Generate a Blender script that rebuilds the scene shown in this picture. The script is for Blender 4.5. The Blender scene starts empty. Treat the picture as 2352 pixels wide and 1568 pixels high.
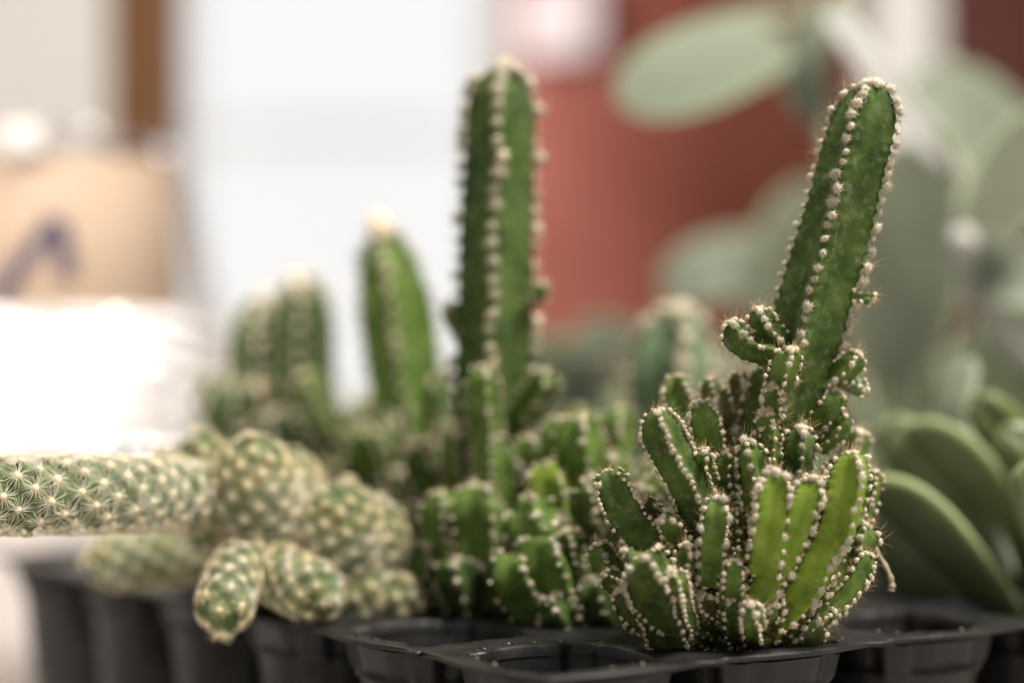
import bpy, math, random
import numpy as np
from mathutils import Vector, Matrix

random.seed(7)
rng = np.random.default_rng(7)
S = bpy.context.scene
COL = S.collection

# ------------------------------------------------------------------ camera
CAM = Vector((0.0, 0.0, 0.134))
PITCH = math.radians(0.73)
FPX = 5227.0                      # focal length in pixels of a 2352 px wide picture
cam = bpy.data.cameras.new("camera")
cam.sensor_width = 22.5
cam.lens = 50.0
cam.clip_start = 0.02
cam.clip_end = 60.0
cam.dof.use_dof = True
cam.dof.focus_distance = 0.503
cam.dof.aperture_fstop = 2.0
cam.dof.aperture_blades = 0
camo = bpy.data.objects.new("camera", cam)
camo.location = CAM
camo.rotation_euler = (math.radians(90) - PITCH, 0, 0)
COL.objects.link(camo)
S.camera = camo

# ------------------------------------------------------------------ world and lamps
W = bpy.data.worlds.new("World")
S.world = W
W.use_nodes = True
bg = W.node_tree.nodes["Background"]
bg.inputs[0].default_value = (1.0, 0.97, 0.93, 1)
bg.inputs[1].default_value = 0.40

def area(name, loc, target, size, power, color=(1, 1, 1), size_y=None):
    l = bpy.data.lights.new(name, 'AREA')
    l.energy = power
    l.color = color
    l.size = size
    if size_y:
        l.shape = 'RECTANGLE'
        l.size_y = size_y
    o = bpy.data.objects.new(name, l)
    o.location = loc
    o.rotation_euler = (Vector(target) - Vector(loc)).to_track_quat('-Z', 'Y').to_euler()
    COL.objects.link(o)
    return o

area("ceiling_lamp", (0.40, 0.36, 0.95), (0.0, 0.56, 0.08), 0.28, 18.0, (1.0, 0.95, 0.86))
area("wall_fill_light", (-0.45, 1.15, 0.95), (-0.35, 1.6, 0.2), 0.4, 3.6, (1.0, 0.97, 0.93))  # added fill light that brightens the cream back wall
wl = area("window_light", (-0.58, 1.17, 0.48), (0.04, 1.20, 0.24), 0.30, 4.2, (1.0, 0.97, 0.94), 0.5)
wl.data.spread = math.radians(80)
sp = bpy.data.lights.new("film_fill_spot", 'SPOT')  # added spot, there to blow out the crinkled film on the jar
sp.energy = 50.0
sp.spot_size = math.radians(27)
sp.spot_blend = 1.0
sp.shadow_soft_size = 0.018
sp.color = (1.0, 0.94, 0.88)
spo = bpy.data.objects.new("film_fill_spot", sp)
spo.location = (-0.29, 0.22, 0.64)
spo.rotation_euler = (Vector((-0.145, 0.75, 0.088)) - Vector(spo.location)).to_track_quat('-Z', 'Y').to_euler()
COL.objects.link(spo)

S.view_settings.view_transform = 'Standard'
S.view_settings.look = 'None'
S.view_settings.exposure = 0.0
S.view_settings.gamma = 1.0
S.view_settings.use_curve_mapping = False
S.cycles.use_denoising = True
S.cycles.caustics_reflective = False
S.cycles.caustics_refractive = False
S.cycles.sample_clamp_indirect = 4.0

# ------------------------------------------------------------------ helpers
CP, SP_ = math.cos(PITCH), math.sin(PITCH)

def P(px, py, d):
    """world point seen at (px, py) of the 2352 x 1568 picture, y = d in front of the camera"""
    x = (px - 1176) / FPX
    v = -(py - 784) / FPX
    y = CP + v * SP_
    z = -SP_ + v * CP
    return np.array((x * d / y, d, CAM.z + z * d / y))

def M2(px, d):
    return px * d / FPX

def nrm(v):
    v = np.asarray(v, float)
    return v / (np.linalg.norm(v, axis=-1, keepdims=True) + 1e-12)

def make_mesh(name, verts, faces, mats=(), midx=None, smooth=True):
    me = bpy.data.meshes.new(name)
    me.from_pydata([tuple(map(float, v)) for v in verts], [], [tuple(map(int, f)) for f in faces])
    for m in mats:
        me.materials.append(m)
    if midx is not None:
        me.polygons.foreach_set("material_index", np.asarray(midx, dtype=np.int32))
    if smooth:
        me.polygons.foreach_set("use_smooth", np.ones(len(me.polygons), dtype=bool))
    me.update()
    return me

def link(name, data, parent=None):
    o = bpy.data.objects.new(name, data)
    COL.objects.link(o)
    if parent is not None:
        o.parent = parent
    return o

GROUPS = {'castle_cactus': 'ribbed cacti growing in the tray', 'leafy_plant': 'blurred plants behind the tray', 'clay_pot': 'clay pots in the background'}
def thing(name, label, cat, loc, group=None):
    o = bpy.data.objects.new(name, None)
    o.empty_display_size = 0.01
    o.location = Vector(loc)
    COL.objects.link(o)
    o["label"] = label
    o["category"] = cat
    group = group or GROUPS.get(name)
    if group:
        o["group"] = group
    return o

def tag(o, label, cat, group=None):
    o["label"] = label
    o["category"] = cat
    if group:
        o["group"] = group

class Buf:
    def __init__(s):
        s.v = []; s.f = []; s.m = []; s.n = 0
    def add(s, v, f, m=0):
        v = np.asarray(v, float)
        f = [tuple(int(i) + s.n for i in q) for q in f]
        s.v.append(v); s.f += f
        s.m += ([m] * len(f)) if np.isscalar(m) else list(m)
        s.n += len(v)
    def mesh(s, name, mats, smooth=True):
        return make_mesh(name, np.concatenate(s.v), s.f, mats, s.m, smooth)

def grid_faces(nr, nc, wrap=True):
    f = []
    for i in range(nr - 1):
        for j in range(nc if wrap else nc - 1):
            k = (j + 1) % nc
            f.append((i * nc + j, i * nc + k, (i + 1) * nc + k, (i + 1) * nc + j))
    return f

def catmull(pts, n):
    pts = np.asarray(pts, float)
    if len(pts) == 2:
        t = np.linspace(0, 1, n)[:, None]
        return pts[0] * (1 - t) + pts[1] * t
    p = np.vstack([2 * pts[0] - pts[1], pts, 2 * pts[-1] - pts[-2]])
    m = len(pts) - 1
    out = []
    for u in np.linspace(0, m - 1e-6, n):
        i = int(u); t = u - i
        a, b, c, e = p[i], p[i + 1], p[i + 2], p[i + 3]
        out.append(0.5 * ((2 * b) + (-a + c) * t + (2 * a - 5 * b + 4 * c - e) * t * t + (-a + 3 * b - 3 * c + e) * t ** 3))
    return np.array(out)

def resample(path, n):
    seg = np.linalg.norm(np.diff(path, axis=0), axis=1)
    s = np.concatenate([[0], np.cumsum(seg)])
    t = np.linspace(0, s[-1], n)
    return np.stack([np.interp(t, s, path[:, k]) for k in range(3)], 1), s[-1]

def frames(path):
    T = nrm(np.gradient(path, axis=0))
    n = len(path)
    ref = np.array((0, -1.0, 0))
    mid = n // 2
    if abs(T[mid] @ ref) > 0.85:
        ref = np.array((0, 0, 1.0))
    N = np.zeros_like(path)
    N[mid] = nrm(ref - T[mid] * (ref @ T[mid]))
    for k in range(mid + 1, n):
        N[k] = nrm(N[k - 1] - T[k] * (N[k - 1] @ T[k]))
    for k in range(mid - 1, -1, -1):
        N[k] = nrm(N[k + 1] - T[k] * (N[k + 1] @ T[k]))
    B = np.cross(T, N)          # N towards the viewer, B to the right
    return T, N, B

def smooth_noise(n, amp, rg):
    k = rg.normal(size=6)
    ph = rg.uniform(0, 6.28, 6)
    t = np.linspace(0, 1, n)
    return amp * sum(k[i] * np.sin((i + 1) * 3.1 * t + ph[i]) for i in range(6)) / 2.4

def tube(path, radii, sides=8, cap=True):
    path = np.asarray(path, float)
    T, N, B = frames(path)
    a = np.linspace(0, 2 * math.pi, sides, endpoint=False)
    r = np.broadcast_to(np.asarray(radii, float), (len(path),))
    v = path[:, None, :] + r[:, None, None] * (np.cos(a)[None, :, None] * N[:, None, :] + np.sin(a)[None, :, None] * B[:, None, :])
    v = v.reshape(-1, 3)
    f = grid_faces(len(path), sides)
    if cap:
        f.append(tuple(range(sides))[::-1])
        f.append(tuple(range((len(path) - 1) * sides, len(path) * sides)))
    return v, f

_ico = {}
def ico(sub):
    if sub in _ico:
        return _ico[sub]
    import bmesh
    bm = bmesh.new()
    bmesh.ops.create_icosphere(bm, subdivisions=sub, radius=1.0)
    v = np.array([x.co[:] for x in bm.verts])
    f = [tuple(q.index for q in p.verts) for p in bm.faces]
    bm.free()
    _ico[sub] = (v, f)
    return _ico[sub]

# ------------------------------------------------------------------ materials
def mat(name):
    m = bpy.data.materials.new(name)
    m.use_nodes = True
    nt = m.node_tree
    return m, nt, nt.nodes["Principled BSDF"]

def N_(nt, typ, **kw):
    n = nt.nodes.new(typ)
    for k, v in kw.items():
        setattr(n, k, v)
    return n

def noise(nt, scale, detail=4.0, rough=0.55, coord='Object'):
    tc = N_(nt, 'ShaderNodeTexCoord')
    t = N_(nt, 'ShaderNodeTexNoise')
    t.inputs['Scale'].default_value = scale
    t.inputs['Detail'].default_value = detail
    t.inputs['Roughness'].default_value = rough
    nt.links.new(tc.outputs[coord], t.inputs['Vector'])
    return t

def ramp(nt, src, stops):
    r = N_(nt, 'ShaderNodeValToRGB')
    e = r.color_ramp.elements
    while len(e) < len(stops):
        e.new(0.5)
    for i, (p, c) in enumerate(stops):
        e[i].position = p
        e[i].color = (*c, 1) if len(c) == 3 else c
    nt.links.new(src, r.inputs[0])
    return r

def mixc(nt, fac, a, b, mode='MIX'):
    m = N_(nt, 'ShaderNodeMix', data_type='RGBA', blend_type=mode)
    for s, v in ((0, fac), (6, a), (7, b)):
        if hasattr(v, 'is_linked') or hasattr(v, 'links'):
            nt.links.new(v, m.inputs[s])
        else:
            m.inputs[s].default_value = v if s == 0 else (*v, 1)
    return m.outputs[2]

def bump(nt, b, src, strength, dist):
    n = N_(nt, 'ShaderNodeBump')
    n.inputs['Strength'].default_value = strength
    n.inputs['Distance'].default_value = dist
    nt.links.new(src, n.inputs['Height'])
    nt.links.new(n.outputs[0], b.inputs['Normal'])

def cactus_mat(name, dark, mid, lightest, dust=0.5, sss=0.12):
    m, nt, b = mat(name)
    n1 = noise(nt, 160, 5)
    r1 = ramp(nt, n1.outputs[0], [(0.30, dark), (0.52, mid), (0.74, lightest)])  # skin tone varies at random from dark to pale
    n2 = noise(nt, 420, 6, 0.65)
    r2 = ramp(nt, n2.outputs[0], [(0.52, (0, 0, 0)), (0.80, (dust, dust, dust))])
    c = mixc(nt, r2.outputs[0], r1.outputs[0], (0.33, 0.38, 0.27))
    n4 = noise(nt, 1500, 2, 0.5)
    r4 = ramp(nt, n4.outputs[0], [(0.69, (0, 0, 0)), (0.76, (0.5, 0.5, 0.5))])
    c = mixc(nt, r4.outputs[0], c, (0.55, 0.55, 0.42))
    n5 = noise(nt, 55, 3)
    r5 = ramp(nt, n5.outputs[0], [(0.58, (0, 0, 0)), (0.75, (0.25, 0.25, 0.25))])
    c = mixc(nt, r5.outputs[0], c, (0.13, 0.115, 0.035))
    nt.links.new(c, b.inputs['Base Color'])
    b.inputs['Roughness'].default_value = 0.72
    b.inputs['Specular IOR Level'].default_value = 0.16
    b.inputs['Subsurface Weight'].default_value = sss
    b.inputs['Subsurface Radius'].default_value = (0.6, 1.0, 0.2)
    b.inputs['Subsurface Scale'].default_value = 0.002
    n3 = noise(nt, 900, 4)
    bump(nt, b, n3.outputs[0], 0.25, 0.0004)
    return m

M = {}
M['dark'] = cactus_mat('cactus_dark_green', (0.027, 0.052, 0.011), (0.065, 0.109, 0.023), (0.112, 0.166, 0.040))
M['mid'] = cactus_mat('cactus_mid_green', (0.046, 0.088, 0.013), (0.101, 0.166, 0.029), (0.159, 0.233, 0.055), 0.42)
M['lime'] = cactus_mat('cactus_yellow_green', (0.105, 0.167, 0.017), (0.185, 0.270, 0.031), (0.259, 0.341, 0.064), 0.15, 0.2)
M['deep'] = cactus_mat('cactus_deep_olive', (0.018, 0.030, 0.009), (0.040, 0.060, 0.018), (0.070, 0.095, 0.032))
M['pale'] = cactus_mat('cactus_pale_green', (0.10, 0.16, 0.085), (0.17, 0.25, 0.14), (0.25, 0.33, 0.20), 0.4)
M['trunk'] = cactus_mat('cactus_old_stem', (0.033, 0.037, 0.010), (0.077, 0.077, 0.020), (0.132, 0.116, 0.039), 0.35)
M['mam'] = cactus_mat('mammillaria_green', (0.062, 0.100, 0.036), (0.130, 0.180, 0.076), (0.20, 0.25, 0.125), 0.3)

def wool_mat(name, c0, c1, c2):
    m, nt, b = mat(name)
    n = noise(nt, 2.4, 3)
    oi = N_(nt, 'ShaderNodeObjectInfo')
    r = ramp(nt, n.outputs[0], [(0.3, c0), (0.5, c1), (0.7, c2)])
    mul = N_(nt, 'ShaderNodeMapRange')
    mul.inputs[3].default_value = 0.72
    mul.inputs[4].default_value = 1.1
    nt.links.new(oi.outputs['Random'], mul.inputs[0])
    c = mixc(nt, 1.0, r.outputs[0], mul.outputs[0], 'MULTIPLY')
    nt.links.new(c, b.inputs['Base Color'])
    b.inputs['Roughness'].default_value = 0.9
    b.inputs['Specular IOR Level'].default_value = 0.15
    b.inputs['Subsurface Weight'].default_value = 0.0
    return m
M['wool'] = wool_mat('areole_wool', (0.58, 0.48, 0.33), (0.76, 0.68, 0.53), (0.84, 0.79, 0.67))
M['wool_tip'] = wool_mat('areole_wool_young', (0.66, 0.56, 0.40), (0.80, 0.73, 0.58), (0.86, 0.82, 0.70))

def flat_mat(name, c0, c1, scale, rough=0.6, spec=0.3, bumps=None, detail=4):
    m, nt, b = mat(name)
    n = noise(nt, scale, detail)
    r = ramp(nt, n.outputs[0], [(0.3, c0), (0.7, c1)])
    nt.links.new(r.outputs[0], b.inputs['Base Color'])
    b.inputs['Roughness'].default_value = rough
    b.inputs['Specular IOR Level'].default_value = spec
    if bumps:
        n2 = noise(nt, bumps[0], 5)
        bump(nt, b, n2.outputs[0], bumps[1], bumps[2])
    return m
M['spine'] = flat_mat('golden_brown_spine', (0.34, 0.20, 0.07), (0.60, 0.45, 0.24), 3.0, 0.45)
M['mspine'] = flat_mat('cream_radial_spine', (0.70, 0.65, 0.46), (0.88, 0.84, 0.70), 2.0, 0.5)
M['mtuft'] = flat_mat('mammillaria_tuft', (0.76, 0.60, 0.34), (0.92, 0.86, 0.68), 2.0, 0.8)
M['mgold'] = flat_mat('young_gold_spine', (0.70, 0.50, 0.16), (0.86, 0.74, 0.42), 2.0, 0.5)
M['bud'] = flat_mat('apricot_bud', (0.70, 0.50, 0.30), (0.80, 0.68, 0.50), 500, 0.7)
M['soil'] = flat_mat('potting_soil', (0.012, 0.009, 0.006), (0.06, 0.042, 0.028), 600, 0.95, 0.1, (900, 1.0, 0.002))
M['root'] = flat_mat('dry_root', (0.24, 0.19, 0.12), (0.46, 0.38, 0.27), 400, 0.8)

def tray_mat():
    m, nt, b = mat('black_plastic')
    n = noise(nt, 90, 6, 0.7)
    r = ramp(nt, n.outputs[0], [(0.35, (0.009, 0.008, 0.008)), (0.65, (0.020, 0.018, 0.018))])
    n2 = noise(nt, 1700, 3, 0.6)
    r2 = ramp(nt, n2.outputs[0], [(0.60, (0, 0, 0)), (0.72, (0.55, 0.55, 0.55))])
    n2b = noise(nt, 130, 3, 0.6)
    r2b = ramp(nt, n2b.outputs[0], [(0.45, (0, 0, 0)), (0.7, (1, 1, 1))])
    fac = mixc(nt, 1.0, r2.outputs[0], r2b.outputs[0], 'MULTIPLY')
    c = mixc(nt, fac, r.outputs[0], (0.13, 0.115, 0.10))
    b.inputs['Specular IOR Level'].default_value = 0.35
    nt.links.new(c, b.inputs['Base Color'])
    r3 = ramp(nt, n.outputs[0], [(0.3, (0.34, 0.34, 0.34)), (0.7, (0.58, 0.58, 0.58))])
    nt.links.new(r3.outputs[0], b.inputs['Roughness'])
    n3 = noise(nt, 1100, 4)
    bump(nt, b, n3.outputs[0], 0.22, 0.0004)
    return m
M['tray'] = tray_mat()

def leaf_mat(name, c0, c1, scale, rough=0.42, edge=None):
    m, nt, b = mat(name)
    n = noise(nt, scale, 4)
    r = ramp(nt, n.outputs[0], [(0.3, c0), (0.7, c1)])
    c = r.outputs[0]
    n2 = noise(nt, scale * 12, 3)
    r2 = ramp(nt, n2.outputs[0], [(0.55, (0, 0, 0)), (0.8, (0.4, 0.4, 0.4))])
    c = mixc(nt, r2.outputs[0], c, tuple(min(1, q * 1.7 + 0.02) for q in c1))
    if edge:
        at = N_(nt, 'ShaderNodeAttribute', attribute_name='margin')
        c = mixc(nt, at.outputs['Fac'], c, edge)
    nt.links.new(c, b.inputs['Base Color'])
    b.inputs['Roughness'].default_value = rough
    b.inputs['Subsurface Weight'].default_value = 0.08
    b.inputs['Subsurface Radius'].default_value = (0.6, 1.0, 0.2)
    b.inputs['Subsurface Scale'].default_value = 0.003
    return m
M['jade'] = leaf_mat('jade_leaf', (0.13, 0.165, 0.070), (0.21, 0.26, 0.14), 60, 0.62, (0.27, 0.34, 0.14))  # edge tint: pale margin plus top light painted along the leaf rim
M['jade_dark'] = leaf_mat('jade_old_leaf', (0.06, 0.085, 0.022), (0.11, 0.14, 0.045), 60, 0.40, (0.14, 0.19, 0.05))
M['pleaf'] = leaf_mat('pale_round_leaf', (0.125, 0.150, 0.100), (0.17, 0.195, 0.14), 14, 0.6, (0.19, 0.22, 0.145))
M['gleaf'] = leaf_mat('grey_green_leaf', (0.14, 0.155, 0.105), (0.20, 0.215, 0.15), 14, 0.6, (0.23, 0.26, 0.17))
M['dleaf'] = leaf_mat('dark_green_leaf', (0.060, 0.080, 0.040), (0.11, 0.135, 0.075), 14, 0.5, (0.19, 0.23, 0.13))
M['limeleaf'] = leaf_mat('lime_leaf', (0.20, 0.28, 0.05), (0.30, 0.40, 0.09), 20, 0.5, (0.32, 0.42, 0.12))
M['petiole'] = flat_mat('pale_petiole', (0.46, 0.45, 0.42), (0.56, 0.55, 0.52), 30, 0.45)
M['stemgreen'] = flat_mat('thin_stem', (0.28, 0.30, 0.20), (0.40, 0.42, 0.30), 30, 0.5)
M['table'] = flat_mat('cream_table', (0.48, 0.44, 0.40), (0.55, 0.51, 0.46), 6, 0.45, 0.3, (40, 0.05, 0.002))
M['wall'] = flat_mat('cream_wall', (0.62, 0.60, 0.56), (0.67, 0.65, 0.61), 4, 0.8, 0.2, (60, 0.1, 0.003))
M['wood'] = flat_mat('brown_wood', (0.13, 0.056, 0.021), (0.18, 0.082, 0.032), 9, 0.5)
M['terra'] = flat_mat('red_clay', (0.092, 0.027, 0.019), (0.120, 0.038, 0.028), 14, 0.85, 0.05, (90, 0.1, 0.002))
M['maroon'] = flat_mat('maroon_clay', (0.036, 0.011, 0.008), (0.05, 0.016, 0.012), 14, 0.85, 0.08)
M['paper'] = flat_mat('white_paper', (0.27, 0.225, 0.23), (0.32, 0.275, 0.275), 20, 0.95, 0.02)
M['peach'] = flat_mat('peach_card', (0.33, 0.245, 0.175), (0.37, 0.275, 0.20), 12, 0.75)
M['ink'] = flat_mat('blue_ink', (0.012, 0.012, 0.045), (0.025, 0.024, 0.07), 40, 0.6)
M['frame'] = flat_mat('white_frame', (0.70, 0.71, 0.70), (0.76, 0.77, 0.76), 8, 0.5)

def pane_mat(name, col, s):
    m, nt, b = mat(name)
    b.inputs['Base Color'].default_value = (0.03, 0.03, 0.03, 1)
    b.inputs['Roughness'].default_value = 0.2
    b.inputs['Emission Color'].default_value = (*col, 1)
    b.inputs['Emission Strength'].default_value = s
    return m
M['pane'] = pane_mat('daylit_pane', (1.0, 0.99, 0.99), 0.91)
M['pane2'] = pane_mat('daylit_lower_pane', (1.0, 0.995, 0.985), 0.91)

def clear_mat():
    m, nt, b = mat('clear_plastic')
    nt.nodes.remove(b)
    out = nt.nodes['Material Output']
    tr = N_(nt, 'ShaderNodeBsdfTransparent')
    tr.inputs[0].default_value = (0.96, 0.95, 0.95, 1)
    gl = N_(nt, 'ShaderNodeBsdfGlossy')
    gl.inputs['Roughness'].default_value = 0.08
    lw = N_(nt, 'ShaderNodeLayerWeight')
    pw = N_(nt, 'ShaderNodeMath', operation='POWER')
    nt.links.new(lw.outputs['Facing'], pw.inputs[0])
    pw.inputs[1].default_value = 4.0
    fr = N_(nt, 'ShaderNodeMath', operation='MULTIPLY_ADD')
    nt.links.new(pw.outputs[0], fr.inputs[0])
    fr.inputs[1].default_value = 0.7
    fr.inputs[2].default_value = 0.05
    mx = N_(nt, 'ShaderNodeMixShader')
    nt.links.new(fr.outputs[0], mx.inputs[0])
    nt.links.new(tr.outputs[0], mx.inputs[1])
    nt.links.new(gl.outputs[0], mx.inputs[2])
    nt.links.new(mx.outputs[0], out.inputs[0])
    return m
M['clear'] = clear_mat()
m, nt, b = mat('crinkled_film')
b.inputs['Base Color'].default_value = (0.93, 0.91, 0.91, 1)
b.inputs['Metallic'].default_value = 0.0
b.inputs['Roughness'].default_value = 0.5
b.inputs['Coat Weight'].default_value = 1.0
b.inputs['Coat Roughness'].default_value = 0.03
b.inputs['Coat IOR'].default_value = 2.8
M['film'] = m
M['tub'] = flat_mat('white_tub', (0.55, 0.50, 0.47), (0.60, 0.55, 0.52), 10, 0.45)

# ------------------------------------------------------------------ the setting
def box(b, x0, x1, y0, y1, z0, z1, m=0):
    v = [(x, y, z) for z in (z0, z1) for y in (y0, y1) for x in (x0, x1)]
    f = [(0, 2, 3, 1), (4, 5, 7, 6), (0, 1, 5, 4), (2, 6, 7, 3), (0, 4, 6, 2), (1, 3, 7, 5)]
    b.add(v, f, m)

b = Buf(); box(b, -1.6, 1.6, -0.25, 1.58, -0.03, 0.0)
o = link('table_top', b.mesh('table_top', [M['table']], False)); o['kind'] = 'structure'
WY = 1.62
wx0, wx1 = P(395, 0, WY)[0], P(1135, 0, WY)[0]
wz0, wz1 = P(0, 985, WY)[2], 1.5
b = Buf()
box(b, -2.2, wx0, WY, WY + .1, -.6, 2.0)
box(b, wx1, 2.4, WY, WY + .1, -.6, 2.0)
box(b, wx0, wx1, WY, WY + .1, -.6, wz0)
box(b, wx0, wx1, WY, WY + .1, wz1, 2.0)
o = link('back_wall', b.mesh('back_wall', [M['wall']], False)); o['kind'] = 'structure'

wn = thing('window', 'bright daylit window with white frame behind the cacti', 'window', ((wx0 + wx1) / 2, WY, wz0))
def child_box(name, parent, m, *a):
    bb = Buf(); box(bb, *a)
    off = np.array(parent.location)
    bb.v[0] = bb.v[0] - off
    return link(name, bb.mesh(name, [m], False), parent)
zb = P(0, 300, WY)[2]
child_box('pane', wn, M['pane'], wx0 + .01, wx1 - .01, WY + .05, WY + .06, zb + .004, wz1 - .02)
child_box('pane', wn, M['pane2'], wx0 + .01, wx1 - .01, WY + .05, WY + .06, wz0 + .02, zb - .004)
child_box('glazing_bar', wn, M['frame'], wx0 + .01, wx1 - .01, WY + .03, WY + .075, zb - .004, zb + .004)
for x0, x1 in ((wx0, wx0 + .01), (wx1 - .01, wx1)):
    child_box('frame', wn, M['frame'], x0, x1, WY + .002, WY + .09, wz0, wz1)
child_box('frame', wn, M['frame'], wx0 + .01, wx1 - .01, WY + .002, WY + .09, wz0, wz0 + .02)
child_box('sill', wn, M['frame'], wx0 - .03, wx1 + .03, WY - .08, WY - .003, wz0 - .025, wz0 - .003)

PY = 1.05
b = Buf(); box(b, P(248, 0, PY)[0], P(394, 0, PY)[0], PY, PY + .04, -0.6, 1.6)
o = link('wooden_post', b.mesh('wooden_post', [M['wood']], False))
tag(o, 'brown wooden post standing behind the clear jar', 'post')

# ------------------------------------------------------------------ lathe things behind
def lathe(profile, seg=48, cx=0, cy=0):
    a = np.linspace(0, 2 * math.pi, seg, endpoint=False)
    v = []
    for r, z in profile:
        v += [(cx + r * math.cos(t), cy + r * math.sin(t), z) for t in a]
    return np.array(v), grid_faces(len(profile), seg)

def pot(name, label, px0, px1, d, ztop, mt, taper=0.74):
    x0, x1 = P(px0, 0, d)[0], P(px1, 0, d)[0]
    R = (x1 - x0) / 2
    t = thing(name, label, 'plant pot', ((x0 + x1) / 2, d, 0.0))
    prof = [(0.001, 0.0), (R * taper, 0.0), (R * taper, 0.004), (R * 0.97, ztop * .78), (R * .93, ztop * .79), (R * .93, ztop * .95), (R * .5, ztop * .93), (0.001, ztop * .92)]
    v, f = lathe(prof)
    link('body', make_mesh('pot_body', v, f, [mt]), t)
    prof = [(R * .972, ztop * .775), (R * 1.06, ztop * .775), (R * 1.08, ztop * .80), (R * 1.08, ztop * .99), (R * 1.05, ztop), (R * .98, ztop), (R * .96, ztop * .97), (R * .94, ztop * .80)]
    v, f = lathe(prof)
    link('rim', make_mesh('pot_rim', v, f, [mt]), t)
    return t, R
pt, pR = pot('clay_pot', 'large red clay pot with a white paper sticker behind the round leaves', 1150, 2010, 1.25, 0.50, M['terra'], 0.88)
# sticker on the pot
zc = P(0, 45, 1.19)[2]
a = np.linspace(math.radians(-151), math.radians(-120), 14)
R1 = pR * 0.99 + .003
v = []
for dz in (-0.021, 0.021):
    v += [(R1 * math.cos(t), R1 * math.sin(t), zc + dz) for t in a]
link('sticker', make_mesh('sticker', v, [(i, i + 1, i + 15, i + 14) for i in range(13)], [M['paper']]), pt)
pot('clay_pot', 'dark maroon pot at the upper right corner', 2150, 2750, 1.15, 0.46, M['maroon'], 0.9)

# ------------------------------------------------------------------ clear jar with label and crinkled film
JD = 0.80
jc = P(120, 900, JD)
js = JD / FPX
jar = thing('clear_jar', 'clear jar with peach paper inside and bright crinkled film behind the lying cactus stem', 'jar', (jc[0], JD, 0.0))
zz = lambda y: float(P(0, y, JD)[2])
v, f = lathe([(.001, .004), (345 * js, .004), (362 * js, .012), (385 * js, zz(1000)), (408 * js, zz(800)), (360 * js, zz(600)), (300 * js, zz(345)), (306 * js, zz(330)), (306 * js, zz(300)), (296 * js, zz(298)), (292 * js, zz(345))], 64)
link('jar_wall', make_mesh('jar_wall', v, f, [M['clear']]), jar)
v, f = lathe([(290 * js, zz(735)), (298 * js, zz(720)), (274 * js, zz(375)), (262 * js, zz(372)), (.002, zz(374))], 64)
card = link('paper_sleeve', make_mesh('paper_sleeve', v, f, [M['peach']]), jar)
bb = Buf()
for sx in (-1, 1):
    box(bb, (120 + sx * 22 - 18 - 120) * js, (120 + sx * 22 + 18 - 120) * js, -320 * js, -290 * js, zz(362), zz(306))
box(bb, -44 * js, 44 * js, -318 * js, -300 * js, zz(352), zz(318))
link('clip', bb.mesh('clip', [M['tub']], False), jar)  # white piece added to imitate a round blurred highlight on the jar rim
# handwritten mark on the paper
def on_sleeve(px, py, off=0.0012):
    z = zz(py)
    r = (274 + (298 - 274) * (py - 375) / 345.0) * js + off
    x = (px - 120) * js
    return np.array((x, -math.sqrt(max(r * r - x * x, 0)), z))
bb = Buf()
for pts, wd in (([(60, 700), (95, 640), (140, 575), (185, 515)], 34), ([(188, 512), (198, 560), (205, 600), (206, 640)], 38)):
    path = catmull([on_sleeve(*q) for q in pts], 14)
    tt = nrm(np.gradient(path, axis=0))
    side = nrm(np.cross(tt, np.array((0, -1, 0))))
    w_ = wd * js * 0.5
    vv = np.concatenate([path - side * w_, path + side * w_])
    n = len(path)
    bb.add(vv, [(i, i + 1, n + i + 1, n + i) for i in range(n - 1)])
link('handwritten_stroke', bb.mesh('stroke', [M['ink']]), card)
# white tub in the lower half, crinkled film round it
v, f = lathe([(.001, .006), (335 * js, .006), (350 * js, .03), (365 * js, zz(1010)), (372 * js, zz(820)), (350 * js, zz(745)), (.001, zz(740))], 64)
link('tub', make_mesh('tub', v, f, [M['tub']]), jar)
nr, nc = 44, 220
a = np.linspace(0, 2 * math.pi, nc, endpoint=False)
g = np.random.default_rng(5)
v = np.zeros((nr, nc, 3))
cr = np.zeros((nr, nc))
for k in range(90):
    fx = g.integers(3, 46); fy = g.uniform(3, 40); ph = g.uniform(0, 6.28); am = 1.0 / (1 + 0.06 * fx)
    cr += am * np.abs(np.sin(0.5 * fx * 2 * a[None, :] / 2 + ph + fy * np.linspace(0, 1, nr)[:, None])) * g.choice([-1, 1])
cr /= np.abs(cr).max()
for i, t in enumerate(np.linspace(0, 1, nr)):
    y = 1030 - t * 320
    base = (378 - 12 * abs(t - .5)) * js
    r = base + cr[i] * 26 * js
    r = np.minimum(r, (384 + 18 * min(1, max(0, (1000 - y) / 200)) - max(0, (760 - y)) * .25) * js)
    v[i, :, 0] = r * np.cos(a); v[i, :, 1] = r * np.sin(a); v[i, :, 2] = zz(y) + cr[i] * 8 * js
link('crinkled_film', make_mesh('film', v.reshape(-1, 3), grid_faces(nr, nc), [M['film']], smooth=False), jar)

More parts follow.
